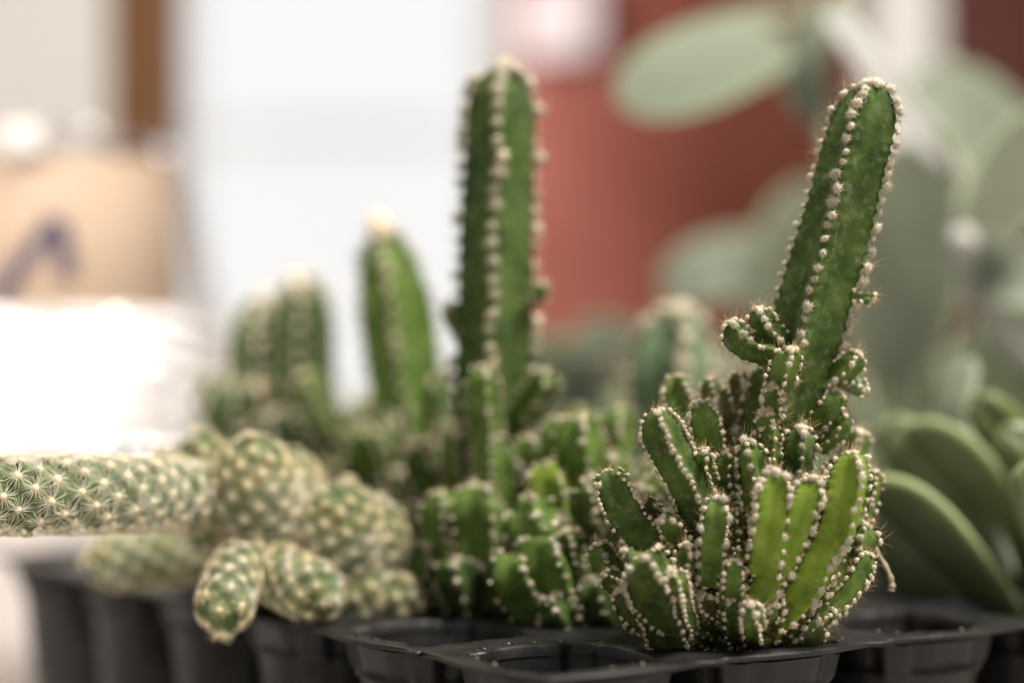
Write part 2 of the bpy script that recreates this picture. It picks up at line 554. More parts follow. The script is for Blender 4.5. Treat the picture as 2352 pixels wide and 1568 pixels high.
# ------------------------------------------------------------------ seed tray
EL = np.array((-0.574, 0.819)); ER = np.array((0.819, 0.574))
PIT = 0.049
C00 = np.array((0.0118, 0.489))
RIMZ = 0.060
def cell_xy(i, j):
    return C00 + EL * PIT * i + ER * PIT * j
tray = thing('seed_tray', 'black plastic seedling tray of round cells holding the cacti', 'tray', (*C00, 0.0))
T0 = np.array((*C00, 0.0))
NI, NJ = 6, 5
HOLE = 0.0192
def hole_r(phi):
    # eight sided opening with slightly rounded corners
    k = math.pi / 4
    q = (phi + k / 2) % k - k / 2
    r = 1.0 / math.cos(q) * math.cos(k / 2) * 1.03
    r = HOLE * min(r, 1.0)
    q = (phi + math.pi / 4) % (math.pi / 2) - math.pi / 4
    dd = abs(abs(q) - math.pi / 4)
    if dd < 0.20:
        r *= 1.20 if dd < 0.15 else 1.06
    return r
NA = 96
def tile(i, j):
    """flat sheet round one opening; outer sides of the tray wave in and out"""
    gz = np.random.default_rng(100 + i * 17 + j)
    h = PIT / 2
    top = RIMZ + 0.0 
    inn, out, openside = [], [], []
    for a in np.linspace(0, 2 * math.pi, NA, endpoint=False):
        u, w = math.cos(a), math.sin(a)          # u along EL, w along ER
        lim = []
        for comp, lo_edge, hi_edge in ((u, i == 0, i == NI - 1), (w, j == 0, j == NJ - 1)):
            if abs(comp) > 1e-6:
                edge = (comp < 0 and lo_edge) or (comp > 0 and hi_edge)
                lim.append((h / abs(comp), edge))
        r, e = min(lim)
        if e:
            other = w if abs(u) >= abs(w) else u
            bulge = 0.0014 * math.cos(math.pi * (r * other) / h) - 0.0014
            r = r * (1 + bulge / h)
        if i == 0 and j == 0 and u < 0 and w < 0:
            c_ = 0.3
            rr = 1.0 / (abs(u) ** 5 + abs(w) ** 5) ** (1 / 5.0) * h
            r = min(r, rr)
        hr = hole_r(a)
        inn.append((u * hr, w * hr)); out.append((u * r, w * r)); openside.append(e)
    inn = np.array(inn); out = np.array(out)
    th = 0.0011
    rows = []
    def to3(uv, z):
        z = np.broadcast_to(z, (len(uv),))
        xy = uv[:, :1] * EL[None] + uv[:, 1:] * ER[None]
        wob = 0.0003 * np.sin(uv[:, 0] * 190 + i * 2.1) + 0.0003 * np.cos(uv[:, 1] * 160 + j * 1.3)
        return np.column_stack([xy, z + wob * (np.linalg.norm(uv, axis=1) < h * 0.97)])
    ch = inn * 0.965
    mid = inn * 0.3 + out * 0.7
    bev = out * 0.992
    rows = [to3(ch, top - th * 2.4), to3(inn * 0.985, top - th * 0.5), to3(inn * 1.012, top), to3(mid, top), to3(bev, top), to3(out, top - th * .35 * np.array(openside)), to3(out, top - th), to3(bev * .97, top - th * 1.1)]
    v = np.concatenate(rows)
    c = cell_xy(i, j)
    v[:, 0] += c[0]; v[:, 1] += c[1]
    return v - T0, grid_faces(len(rows), NA)

def cup_mesh():
    seg = NA
    a = np.linspace(0, 2 * math.pi, seg, endpoint=False)
    rows = []
    # (relative radius, depth under rim, roundness)
    prof = [(1.000, -0.0026, 0), (0.950, -0.0075, .0), (0.940, -0.0090, .3), (0.972, -0.0096, .6), (0.972, -0.0104, .6), (0.950, -0.0112, .8), (0.86, -0.030, 1), (0.74, -0.0565, 1), (0.60, -0.0585, 1), (0.02, -0.0585, 1)]
    for rr, z, rd in prof:
        r = np.array([(hole_r(t) * (1 - rd) + HOLE * .985 * rd) * rr + 0.0006 for t in a])
        # shallow flutes down the wall
        r = r * (1 - 0.012 * (0.5 + 0.5 * np.cos(8 * a)) * (z < -0.012))
        rows.append(np.column_stack([(np.cos(a) * r)[:, None] * EL[None] + (np.sin(a) * r)[:, None] * ER[None], np.full(seg, RIMZ + z)]))
    n1 = len(rows)
    inner = []
    for rr, z, rd in reversed(prof[:-1]):
        r = np.array([(hole_r(t) * (1 - rd) + HOLE * .985 * rd) * rr - 0.0002 for t in a])
        inner.append(np.column_stack([(np.cos(a) * r)[:, None] * EL[None] + (np.sin(a) * r)[:, None] * ER[None], np.full(seg, RIMZ + z + 0.0008)]))
    v = np.concatenate(rows + inner)
    return make_mesh('cell_cup', v, grid_faces(len(rows) + len(inner), seg), [M['tray']])
CUP = cup_mesh()
a = np.linspace(0, 2 * math.pi, 28, endpoint=False)
sv = [(0, 0, 0.001)]; gs = np.random.default_rng(3)
for q, rr in enumerate((0.35, 0.7, 0.93)):
    sv += [(HOLE * rr * math.cos(t), HOLE * rr * math.sin(t), gs.normal() * 0.0009) for t in a]
sf = [(0, 1 + k, 1 + (k + 1) % 28) for k in range(28)]
for q in range(2):
    for k in range(28):
        k2 = (k + 1) % 28
        sf.append((1 + q * 28 + k, 1 + (q + 1) * 28 + k, 1 + (q + 1) * 28 + k2, 1 + q * 28 + k2))
SOIL = make_mesh('soil', sv, sf, [M['soil']])
EMPTY = {(0, 0), (1, 0), (0, 2)}
for i in range(NI):
    for j in range(NJ):
        v, f = tile(i, j)
        link('cell_rim', make_mesh('cell_rim', v, f, [M['tray']]), tray)
        c = link('cell_cup', CUP, tray)
        c.location = (*(cell_xy(i, j) - C00), 0.0)
        s = link('soil', SOIL, tray)
        s.location = (*(cell_xy(i, j) - C00), RIMZ - (0.040 if (i, j) in EMPTY else 0.0055))
        s.rotation_euler = (0, 0, random.uniform(0, 6))

# spilled compost on the rim
bb = Buf(); gc = np.random.default_rng(77); v0, f0 = ico(1)
for k in range(260):
    i_, j_ = [(0, 0), (1, 0), (0, 1), (2, 0), (0, 2), (1, 1)][k % 6]
    a_ = gc.uniform(0, 6.283)
    rr = gc.uniform(HOLE * 1.06, HOLE * 1.24) if k % 3 else gc.uniform(HOLE * 1.02, HOLE * 1.1)
    uu, ww = math.cos(a_) * rr, math.sin(a_) * rr
    if max(abs(uu), abs(ww)) > PIT / 2 * .94 or rr < hole_r(a_) * 1.03:
        continue
    xy = cell_xy(i_, j_) + EL * uu + ER * ww
    sz = gc.uniform(.00012, .00042)
    zt = RIMZ + 0.0 + .0003
    bb.add(v0 * sz * (1 + gc.normal(size=(len(v0), 1)) * .2) * np.array((1, 1, .7)) + np.array((*xy, zt + sz * .3)), f0, int(k % 4 == 0))
o = link('soil_crumbs', bb.mesh('soil_crumbs', [M['soil'], M['root']]))
o['kind'] = 'stuff'; o['label'] = 'specks of spilled compost on the black tray rim'; o['category'] = 'soil'

# ------------------------------------------------------------------ areoles
def areole_variant(seed, hi=True, spines=(3, 6), slen=(1.4, 3.4)):
    g = np.random.default_rng(seed)
    B = Buf()
    v, f = ico(2 if hi == 2 else 3 if hi else 1)
    hi = hi is True
    v = v.copy()
    # clumped woolly ball: many small lumps
    cen = nrm(g.normal(size=(26 if hi else 12, 3)))
    dots = v @ cen.T
    lump = (np.exp((dots.max(1) - 1) * 26) - 0.5) * 0.26
    v = v * ((0.56 if hi else 0.76) + lump + g.normal(size=len(v)) * (0.05 if hi else 0.10))[:, None]
    v = v * np.array((1.0, 1.08, 0.78)) + np.array((0, 0, 0.32))
    B.add(v, f, 0)
    if hi:
        for k in range(170):
            d = nrm(g.normal(size=3) + np.array((0, 0, 0.5)))
            p0 = d * 0.5 * np.array((1, 1.08, .78)) + np.array((0, 0, .32))
            d2 = nrm(d + g.normal(size=3) * 0.5)
            p1 = p0 + d2 * g.uniform(.35, .95)
            s1 = nrm(np.cross(d2, g.normal(size=3))); s2 = np.cross(d2, s1)
            w = g.uniform(.035, .065)
            if k % 8 == 0:
                d2 = nrm(np.array((g.normal() * .35, -1.0, .25 + g.normal() * .2))); p1 = p0 + d2 * g.uniform(.8, 1.5)
            B.add([p0 + s1 * w, p0 - s1 * w * .5 + s2 * w * .8, p0 - s1 * w * .5 - s2 * w * .8, p1], [(0, 1, 3), (1, 2, 3), (2, 0, 3)], 0)
    for k in range(g.integers(*spines)):
        d = nrm(np.array((g.normal() * .75, g.normal() * .9 - .1, g.uniform(.25, 1.0))))
        p0 = d * .4 + np.array((0, 0, .25))
        p1 = p0 + d * g.uniform(*slen)
        s1 = nrm(np.cross(d, g.normal(size=3))); s2 = np.cross(d, s1)
        w = g.uniform(.028, .044) * (1 if hi else 1.3)
        B.add([p0 + s1 * w, p0 - s1 * w * .5 + s2 * w * .8, p0 - s1 * w * .5 - s2 * w * .8, p1], [(0, 1, 3), (1, 2, 3), (2, 0, 3)], 1)
    return B
ARE_B = [areole_variant(s) for s in range(9)]
ARE = [bf.mesh('areole', [M['wool'], M['spine']]) for bf in ARE_B]
ARE_T = [bf.mesh('areole_young', [M['wool_tip'], M['spine']]) for bf in ARE_B]
ARE_MID = [areole_variant(s + 80, 2, (3, 7)) for s in range(6)]
ARE_LO = [areole_variant(s + 50, False, (3, 6)) for s in range(6)]

def ribbed_stem(pts, r, nribs=4, rot=0.0, spacing=0.0034, are=0.00095, seed=0, flat=0.9, tipk=1.15, taper=None, twist=0.0, tipdense=0.45, notch=0.05):
    """ribbed stem of half width r as seen; returns verts, faces and areoles (pos, normal, up, size, tipness)"""
    g = np.random.default_rng(seed)
    path, L = resample(catmull(pts, 60), 70)
    r = r / max(abs(math.sin(rot + k * 2 * math.pi / nribs)) for k in range(nribs)) * .97
    # refine: more rings towards the tip
    NR = max(26, min(120, int(L / 0.0007)))
    u = np.linspace(0, 1, NR)
    u = 1 - (1 - u) ** 1.25
    path2 = np.stack([np.interp(u, np.linspace(0, 1, 70), path[:, k]) for k in range(3)], 1)
    wob = np.stack([smooth_noise(NR, r * .05, g) for _ in range(3)], 1)
    path2 = path2 + wob
    T, Nn, Bb = frames(path2)
    s = u * L
    # radius profile
    tl = min(r * tipk, L * .6)
    prof = np.ones(NR) * r
    if taper is not None:
        prof *= np.interp(u, np.linspace(0, 1, len(taper)), taper)
    q = np.clip((s - (L - tl)) / tl, 0, 1)
    prof *= np.sqrt(np.clip(1 - q ** 2.3, 0.0, 1)) * (1 - .04 * q) + 1e-5
    prof *= 1 + smooth_noise(NR, .025, g)
    # areole stations along each rib
    stations = []
    for k in range(nribs):
        x = spacing * g.uniform(.2, .9)
        st = []
        while x < L - r * .10:
            st.append(x)
            dq = max(0.0, (x - (L - 2.2 * r)) / (2.2 * r))
            x += spacing * (1 - (1 - tipdense) * dq) * g.uniform(.86, 1.14)
        stations.append(st)
    K = 11 if r > .002 else 7
    nth = nribs * K
    th = np.arange(nth) / nth * 2 * math.pi
    V = np.zeros((NR, nth, 3))
    hn = math.pi / nribs
    cphi = np.empty(nth); 
    for t in range(nth):
        # angle from the nearest rib crest
        ph = (th[t] + hn) % (2 * hn) - hn
        fc = hn - abs(ph)                                  # from face centre
        poly = math.cos(hn) / math.cos(fc)
        poly *= 1 - .27 * math.cos(fc / hn * math.pi / 2) ** 2
        cphi[t] = min(1.0, 1 - flat * (1 - poly)) - 0.03 * math.exp(-(ph / .10) ** 2)
    crest = np.zeros((nribs, NR))
    for k in range(nribs):
        for x in stations[k]:
            crest[k] += np.exp(-((s - x) / (spacing * .26)) ** 2)
        crest[k] = np.clip(crest[k], 0, 1)
    tw = rot + twist * u
    for t in range(nth):
        kk = int(round(th[t] / (2 * hn))) % nribs
        ph = (th[t] + hn) % (2 * hn) - hn
        wgt = math.exp(-(ph / .20) ** 2)
        rad = prof * (cphi[t] + wgt * notch * (crest[kk] - .6))
        ang = th[t] + tw
        V[:, t] = path2 + rad[:, None] * (np.cos(ang)[:, None] * Nn + np.sin(ang)[:, None] * Bb)
    V[-1] = path2[-1] + T[-1] * r * .02
    verts = V.reshape(-1, 3)
    faces = grid_faces(NR, nth)
    faces.append(tuple(range((NR - 1) * nth, NR * nth)))
    A = []
    dprof = np.gradient(prof, s)
    for k in range(nribs):
        for x in stations[k]:
            i = int(np.argmin(np.abs(s - x)))
            ang = k * 2 * hn + tw[i]
            out = math.cos(ang) * Nn[i] + math.sin(ang) * Bb[i]
            ang += g.normal() * .05
            out = math.cos(ang) * Nn[i] + math.sin(ang) * Bb[i]
            pos = path2[i] + out * prof[i] * (0.97 + notch * .35)
            nor = nrm(out - T[i] * max(-4, min(0.2, dprof[i])))
            tip = max(0.0, min(1.0, (x - (L - 1.3 * r)) / (1.3 * r)))
            A.append((pos, nor, T[i], are * .96 * g.uniform(.68, 1.22) * (1 + .12 * tip), tip))
    # woolly crown at the growing point
    for k in range(9):
        nor = nrm(T[-1] + g.normal(size=3) * .45)
        A.append((path2[-1] - T[-1] * r * .12 + (nor - T[-1] * (nor @ T[-1])) * r * .42 + T[-1] * r * .02 * g.normal(), nor, nrm(np.cross(nor, g.normal(size=3))), are * g.uniform(.85, 1.15), 1.0))
    return verts, faces, A

def basis(nor, up):
    z = nrm(nor); y = nrm(up - z * (up @ z)); x = np.cross(y, z)
    return np.stack([x, y, z], 1)

CAMP = np.array(CAM)
class Plant:
    def __init__(s, name, label, cat, base, limit=300, group=None):
        s.t = thing(name, label, cat, base, group)
        s.o = np.array(base, float)
        s.A = []
        s.limit = limit
    def stem(s, name, v, f, m, A=()):
        o = link(name, make_mesh(name, v - s.o, f, [m] if not isinstance(m, (list, tuple)) else m), s.t)
        for a in A:
            s.A.append((o, a))
        return o
    def finish(s, meshes, meshes_tip, low, mats_low, lname, minface=-0.25):
        sc = []
        for o, (p, n, u, sz, tip) in s.A:
            tc = nrm(CAMP - p)
            face = float(n @ tc)
            px = abs(p[0] / p[1]) * FPX
            show = face > minface and px < 1260
            sc.append((sz / np.linalg.norm(CAMP - p) * (0.6 + 0.4 * face)) if show else -1)
        order = np.argsort(sc)[::-1]
        B = Buf()
        for rank, idx in enumerate(order):
            o, (p, n, u, sz, tip) = s.A[idx]
            R = basis(n, u)
            if rank < s.limit and sc[idx] > 0:
                ms = meshes_tip if tip > .15 else meshes
                c = link('areole', ms[rank % len(ms)], o)
                a = random.uniform(0, 6.28) if meshes is ARE else 0.0
                m4 = Matrix([list(R[r] * sz) + [0] for r in range(3)] + [[0, 0, 0, 1]])
                if meshes is ARE:
                    m4 = m4 @ Matrix.Rotation((a - 3.14) * .25, 4, 'Z') @ Matrix.Diagonal((random.uniform(.82, 1.12), random.uniform(.85, 1.2), random.uniform(.75, 1.15), 1))
                m4.translation = Vector(p - s.o)
                c.matrix_local = m4
            else:
                bf = low[rank % len(low)]
                v = np.concatenate(bf.v)
                B.add((v * sz) @ R.T + p - s.o, bf.f, bf.m)
        if B.n:
            q = link(lname, B.mesh(lname, mats_low), s.t)
            q['kind'] = 'stuff'
        return s.t

WL = [M['wool'], M['spine']]
def c1(x, y):
    return 1317 + x * .432, 846.7 + y * .432
def c2(x, y):
    return 1552 + x * .5402, 141 + y * .5402

# ------------------------------------------------------------------ front cactus (in focus)
fb = cell_xy(0, 1)
front = Plant('castle_cactus', 'sharply focused ribbed cactus with one tall leaning column and many woolly pups', 'cactus', (fb[0], fb[1], RIMZ - .008))
def arm1(pts, hw, rot, m, seed, conv=c1, **kw):
    hw = hw * (.90 if conv is c1 else 1.08 if conv is c2 else 1.0)
    """pts (x, y, depth) in a crop, base first"""
    w = [P(*conv(x, y), d) for x, y, d in pts]
    d = pts[-1][2]
    k = .432 if conv is c1 else (.5402 if conv is c2 else 1.0)
    r = M2(hw * k, d)
    v, f, A = ribbed_stem(w, r, rot=math.radians(rot), seed=seed, **kw)
    return v, f, A, m

# main column
v, f, A, m_ = arm1([(1768, 1120, .519), (1800, 930, .517), (1868, 700, .515), (1932, 470, .514), (2003, 196, .513)], 93, -3, M['dark'], 1, conv=lambda x, y: (x, y), spacing=.0029, are=.00142, twist=math.radians(-24), taper=[.86, 1.0, 1.0, .98, .92, .80], tipdense=.50, tipk=1.1, notch=.085, flat=1.0)
front.stem('stem', v, f, m_, A)
# old woody base
v, f, A, m_ = arm1([(830, 1530, .516), (850, 1330, .517), (900, 1080, .519), (1000, 800, .520), (1040, 560, .520)], 250, 14, M['trunk'], 2, nribs=7, spacing=.0056, are=.0008, taper=[.80, 1.0, .86, .62, .42, .3], flat=.8, tipdense=1.0)
front.stem('stem', v, f, m_, A)
arms = [
 # pts, halfwidth, rot, material
 ([(730, 900, .508), (640, 700, .503), (520, 440, .499), (432, 215, .497)], 128, 5, 'dark'),
 ([(520, 1130, .508), (400, 930, .505), (265, 740, .503), (178, 548, .502)], 112, 40, 'dark'),
 ([(540, 1430, .503), (470, 1260, .497), (400, 1110, .491), (350, 985, .487)], 150, 30, 'dark'),
 ([(600, 1400, .500), (570, 1270, .494), (545, 1160, .490), (530, 1075, .488)], 72, 10, 'mid'),
 ([(760, 640, .514), (730, 460, .512), (695, 300, .511), (668, 175, .511)], 92, 40, 'mid'),
 ([(640, 380, .530), (590, 240, .532), (548, 120, .533), (530, 40, .533)], 88, 38, 'mid'),
 ([(980, 780, .505), (965, 630, .503), (950, 500, .502), (942, 385, .502)], 84, -15, 'mid'),
 ([(1150, 800, .509), (1180, 610, .508), (1195, 450, .507), (1205, 305, .507)], 100, 0, 'dark'),
 ([(1000, 1060, .497), (1030, 900, .494), (1055, 720, .493), (1078, 535, .493)], 98, 42, 'lime'),
 ([(960, 1290, .502), (1060, 1090, .498), (1180, 860, .496), (1275, 572, .496)], 104, 34, 'lime'),
 ([(1010, 1400, .505), (1200, 1210, .501), (1370, 930, .499), (1455, 680, .498), (1470, 440, .498)], 128, 22, 'lime'),
 ([(1180, 1400, .512), (1360, 1240, .511), (1490, 1040, .511), (1550, 830, .511)], 100, -10, 'mid'),
 ([(1400, 700, .524), (1450, 570, .526), (1490, 440, .527), (1515, 325, .527)], 92, 0, 'mid'),
 ([(730, 1130, .500), (735, 960, .497), (748, 820, .495), (760, 695, .495)], 76, 42, 'mid'),
 ([(860, 1080, .506), (868, 960, .505), (870, 840, .504), (868, 745, .504)], 60, 0, 'dark'),
 ([(960, 1420, .499), (955, 1360, .494), (945, 1300, .490), (940, 1258, .488)], 66, 20, 'mid'),
 ([(1160, 1440, .506), (1260, 1370, .505), (1330, 1310, .504), (1392, 1285, .503)], 62, 0, 'mid'),
 ([(540, 1450, .508), (420, 1370, .505), (330, 1330, .503), (290, 1310, .502)], 70, 0, 'mid'),
 ([(400, 1180, .511), (240, 1090, .509), (160, 1010, .508), (140, 930, .507)], 78, 10, 'mid'),
 ([(560, 900, .512), (450, 800, .508), (400, 740, .505), (380, 690, .504)], 64, 30, 'trunk'),
 ([(800, 500, .526), (770, 330, .528), (740, 180, .529), (722, 50, .530)], 66, 0, 'dark'),
 ([(930, 480, .530), (900, 340, .532), (870, 190, .533), (850, 40, .533)], 70, 20, 'dark'),
 ([(720, 620, .508), (700, 540, .504), (690, 480, .501), (690, 430, .500)], 58, 12, 'mid'),
 ([(1300, 800, .512), (1330, 650, .514), (1370, 560, .515), (1400, 480, .515)], 66, 30, 'trunk'),
 ([(880, 1330, .507), (760, 1270, .502), (700, 1230, .499), (680, 1200, .497)], 62, 30, 'trunk'),
 ([(1040, 620, .508), (1050, 480, .506), (1050, 380, .505), (1048, 300, .505)], 60, 12, 'mid'),
 ([(660, 760, .512), (600, 560, .511), (570, 420, .511), (560, 330, .511)], 70, 40, 'mid'),
 ([(820, 760, .512), (810, 620, .510), (800, 520, .509), (795, 440, .509)], 66, 20, 'dark'),
 ([(620, 1010, .507), (560, 900, .503), (500, 830, .500), (460, 790, .499)], 66, 35, 'mid'),
 ([(620, 1180, .502), (600, 1080, .498), (600, 1000, .496), (605, 930, .495)], 62, 10, 'dark'),
 ([(420, 1240, .507), (300, 1180, .504), (210, 1130, .503), (165, 1080, .502)], 66, 20, 'mid'),
 ([(1330, 880, .508), (1340, 760, .506), (1345, 660, .505), (1345, 580, .505)], 62, 30, 'mid'),
 ([(1480, 900, .516), (1540, 760, .517), (1580, 640, .518), (1590, 540, .518)], 70, 10, 'mid'),
 ([(1320, 1330, .506), (1440, 1210, .505), (1530, 1100, .505), (1570, 990, .505)], 66, 30, 'mid'),
 ([(860, 1240, .500), (850, 1150, .496), (850, 1080, .494), (855, 1020, .493)], 58, 40, 'mid'),
 ([(450, 1400, .500), (360, 1330, .497), (280, 1250, .495), (240, 1170, .494)], 70, 15, 'dark'),
]
for k, (pts, hw, rot, mk) in enumerate(arms):
    tight = k in (0, 1, 2, 3, 4, 5, 18, 20, 21)
    v, f, A, m_ = arm1(pts, hw, rot, M[mk], 20 + k, spacing=.0016 if tight else .0027 if hw > 70 else .0021, are=.00088 if tight else .00104 if hw > 70 else .00084, tipdense=.6 if tight else .42, notch=.15)
    front.stem('stem', v, f, m_, A)
pups = [
 # c2 crop: pups on the column
 ([(400, 1230, .510), (330, 1220, .508), (262, 1180, .506), (222, 1112, .505)], 60, 20, 'dark'),
 ([(440, 1200, .512), (395, 1150, .510), (360, 1100, .508), (340, 1050, .507)], 55, 10, 'dark'),
 ([(440, 1390, .507), (455, 1320, .503), (475, 1265, .501), (492, 1215, .500)], 58, 0, 'mid'),
 ([(420, 1500, .508), (410, 1440, .505), (410, 1400, .504), (412, 1370, .503)], 42, 25, 'dark'),
 ([(745, 1000, .513), (790, 1010, .512), (815, 1005, .511), (838, 1012, .511)], 24, 20, 'mid'),
 ([(640, 1380, .516), (700, 1330, .514), (745, 1290, .513), (778, 1240, .512)], 52, 0, 'mid'),
 ([(700, 1360, .516), (740, 1370, .515), (775, 1385, .514), (806, 1402, .513)], 38, 0, 'pale'),
 ([(600, 1560, .516), (640, 1500, .514), (675, 1450, .513), (695, 1400, .513)], 50, 30, 'mid'),
 ([(600, 1640, .516), (650, 1600, .515), (690, 1560, .514), (720, 1500, .514)], 46, 0, 'mid'),
 ([(380, 1620, .508), (385, 1560, .506), (395, 1500, .505), (400, 1480, .504)], 44, 20, 'mid'),
 ([(250, 1620, .526), (235, 1520, .527), (225, 1440, .528), (220, 1385, .528)], 48, 20, 'trunk'),
 ([(330, 1560, .522), (300, 1450, .523), (282, 1380, .524), (272, 1320, .524)], 50, 0, 'trunk'),
 ([(160, 1620, .530), (150, 1520, .531), (150, 1440, .532), (155, 1370, .532)], 50, 0, 'dark'),
]
for k, (pts, hw, rot, mk) in enumerate(pups):
    v, f, A, m_ = arm1(pts, hw, rot, M[mk], 70 + k, conv=c2, spacing=.0022, are=.00090, tipdense=.5, notch=.10)
    front.stem('stem', v, f, m_, A)
# small knobby offsets round the base, sides and back
g = np.random.default_rng(21)
for k in range(40):
    az = g.uniform(-0.25, 1.25) * math.pi if k > 14 else g.uniform(1.1, 1.9) * math.pi
    hgt = g.uniform(.004, .030)
    base = np.array((fb[0], fb[1], RIMZ + hgt - .006)) + np.array((math.cos(az), math.sin(az), 0)) * .006
    reach = g.uniform(.010, .017)
    tipp = base + np.array((math.cos(az) * reach, math.sin(az) * reach * .9, g.uniform(.004, .014)))
    midp = (base + tipp) / 2 + np.array((math.cos(az) * .002, math.sin(az) * .002, -.002))
    r = g.uniform(.0022, .0036)
    v, f, A = ribbed_stem([base, midp, tipp], r, rot=g.uniform(0, 6), seed=200 + k, spacing=.0026, are=.00080, tipdense=.5, notch=.12)
    front.stem('stem', v, f, M[['mid', 'dark', 'trunk'][k % 3]], A)
front.finish(ARE, ARE_T, ARE_MID, WL, 'small_areoles')

# dry root strand hanging beside the front cactus
rt = catmull([P(*c1(1560, 860), .520), P(*c1(1610, 960), .517), P(*c1(1670, 1070), .515), P(*c1(1692, 1140), .515), P(*c1(1688, 1178), .515)], 26)
v, f = tube(rt, np.linspace(.0003, .0009, 26) * (1 + .2 * np.sin(np.arange(26) * 1.3)), 8)
o = link('dry_root', make_mesh('dry_root', v, f, [M['root']]))
tag(o, 'thin dry tan root strand hanging at the right of the focused cactus', 'root')

# ------------------------------------------------------------------ blurred cacti behind
def vpx(x, y):
    return x, y
def add_arms(pl, specs, seed0, **kw):
    for k, s in enumerate(specs):
        pts, hw, rot, mk = s[:4]
        w = [P(x, y, d) for x, y, d in pts]
        r = M2(hw, pts[-1][2])
        kk = dict(spacing=.0030, are=.00095, tipdense=.45, notch=.09)
        kk.update(kw)
        if len(s) > 4:
            kk.update(s[4])
        v, f, A = ribbed_stem(w, r, rot=math.radians(rot), seed=seed0 + k, **kk)
        pl.stem('stem', v, f, M[mk], A)

def random_pups(pl, n, seed, cx, cy, zlo, zhi, reach, rr, mats):
    g = np.random.default_rng(seed)
    for k in range(n):
        az = g.uniform(0, 2 * math.pi)
        base = np.array((cx, cy, g.uniform(zlo, zhi))) + np.array((math.cos(az), math.sin(az), 0)) * reach * .25
        rch = reach * g.uniform(.6, 1.1)
        tipp = base + np.array((math.cos(az) * rch, math.sin(az) * rch, rch * g.uniform(.5, 1.3)))
        midp = (base + tipp) / 2 + np.array((math.cos(az), math.sin(az), -1)) * rch * .12
        r = rr * g.uniform(.75, 1.25)
        v, f, A = ribbed_stem([base, midp, tipp], r, rot=g.uniform(0, 6), seed=seed * 31 + k, spacing=.0026, are=.0009, tipdense=.5, notch=.1)
        pl.stem('stem', v, f, M[mats[k % len(mats)]], A)

c = cell_xy(2, 1)
tall = Plant('castle_cactus', 'tall upright ribbed cactus column in the middle, slightly blurred', 'cactus', (c[0], c[1], RIMZ - .008), 220)
add_arms(tall, [
 ([(1128, 1330, .583), (1128, 1000, .580), (1138, 650, .578), (1146, 350, .577), (1150, 150, .577)], 92, -3, 'dark', dict(spacing=.0044, are=.00190, taper=[1.0, 1.0, 1.0, 1, .97, .9], tipdense=.55, notch=.05, tipk=1.35)),
 ([(1060, 760, .580), (1045, 735, .578), (1035, 720, .577), (1028, 700, .577)], 24, 0, 'dark'),
 ([(1200, 690, .578), (1225, 680, .576), (1240, 668, .575), (1250, 652, .575)], 24, 0, 'mid'),
 ([(1120, 1050, .572), (1112, 960, .566), (1108, 900, .564), (1110, 845, .563)], 40, 15, 'mid'),
 ([(1195, 960, .578), (1225, 920, .576), (1243, 890, .574), (1250, 850, .573)], 38, 15, 'mid'),
 ([(1100, 1380, .566), (1050, 1300, .562), (1020, 1210, .560), (1012, 1130, .560)], 56, 0, 'mid'),
 ([(1130, 1380, .562), (1110, 1290, .558), (1098, 1190, .556), (1096, 1108, .556)], 58, 30, 'mid'),
 ([(1140, 1200, .570), (1135, 1120, .568), (1132, 1060, .567), (1130, 1005, .567)], 52, 0, 'mid'),
 ([(1080, 1160, .576), (1060, 1090, .576), (1050, 1030, .576), (1050, 990, .576)], 46, 0, 'dark'),
 ([(980, 1380, .568), (985, 1320, .564), (990, 1270, .562), (985, 1230, .561)], 56, 0, 'dark'),
 ([(1080, 1390, .560), (1060, 1340, .555), (1050, 1310, .552), (1045, 1280, .551)], 60, 0, 'dark'),
 ([(1180, 1240, .575), (1205, 1130, .572), (1213, 1060, .571), (1212, 1000, .571)], 46, 20, 'mid'),
], 300)
random_pups(tall, 44, 11, c[0], c[1] - .004, RIMZ, RIMZ + .024, .019, .0046, ['mid', 'mid', 'dark'])
tall.finish(ARE, ARE_T, ARE_LO, WL, 'small_areoles')

c = cell_xy(1, 1)
low = Plant('castle_cactus', 'low clump of short rounded pups between the tall column and the focused cactus', 'cactus', (c[0], c[1], RIMZ - .008), 160)
add_arms(low, [
 ([(1280, 1330, .548), (1245, 1260, .545), (1225, 1200, .544), (1215, 1140, .544)], 66, 10, 'mid'),
 ([(1320, 1430, .546), (1280, 1350, .541), (1255, 1270, .539), (1238, 1212, .538)], 78, 20, 'mid'),
 ([(1370, 1420, .548), (1350, 1350, .545), (1335, 1290, .544), (1330, 1230, .544)], 70, 0, 'mid'),
 ([(1280, 1430, .545), (1220, 1380, .541), (1190, 1330, .539), (1180, 1270, .539)], 60, 20, 'mid'),
 ([(1290, 1240, .556), (1268, 1170, .554), (1258, 1110, .553), (1252, 1060, .553)], 52, 30, 'lime'),
 ([(1360, 1230, .560), (1345, 1130, .559), (1335, 1030, .558), (1330, 950, .558)], 60, 10, 'mid'),
 ([(1400, 1250, .562), (1395, 1170, .561), (1398, 1100, .561), (1400, 1040, .561)], 50, 10, 'mid'),
 ([(1320, 1130, .566), (1300, 1060, .566), (1285, 1000, .566), (1280, 955, .566)], 48, 10, 'mid'),
 ([(1380, 1130, .572), (1400, 1040, .574), (1412, 980, .575), (1415, 935, .575)], 52, 10, 'mid'),
 ([(1400, 1420, .545), (1385, 1400, .540), (1370, 1370, .538), (1360, 1340, .537)], 56, 0, 'dark'),
 ([(1300, 1440, .540), (1290, 1420, .536), (1280, 1400, .534), (1270, 1370, .533)], 50, 0, 'dark'),
], 340)
random_pups(low, 34, 12, c[0], c[1], RIMZ - .002, RIMZ + .020, .018, .0044, ['mid', 'dark', 'mid'])
low.finish(ARE, ARE_T, ARE_LO, WL, 'small_areoles')

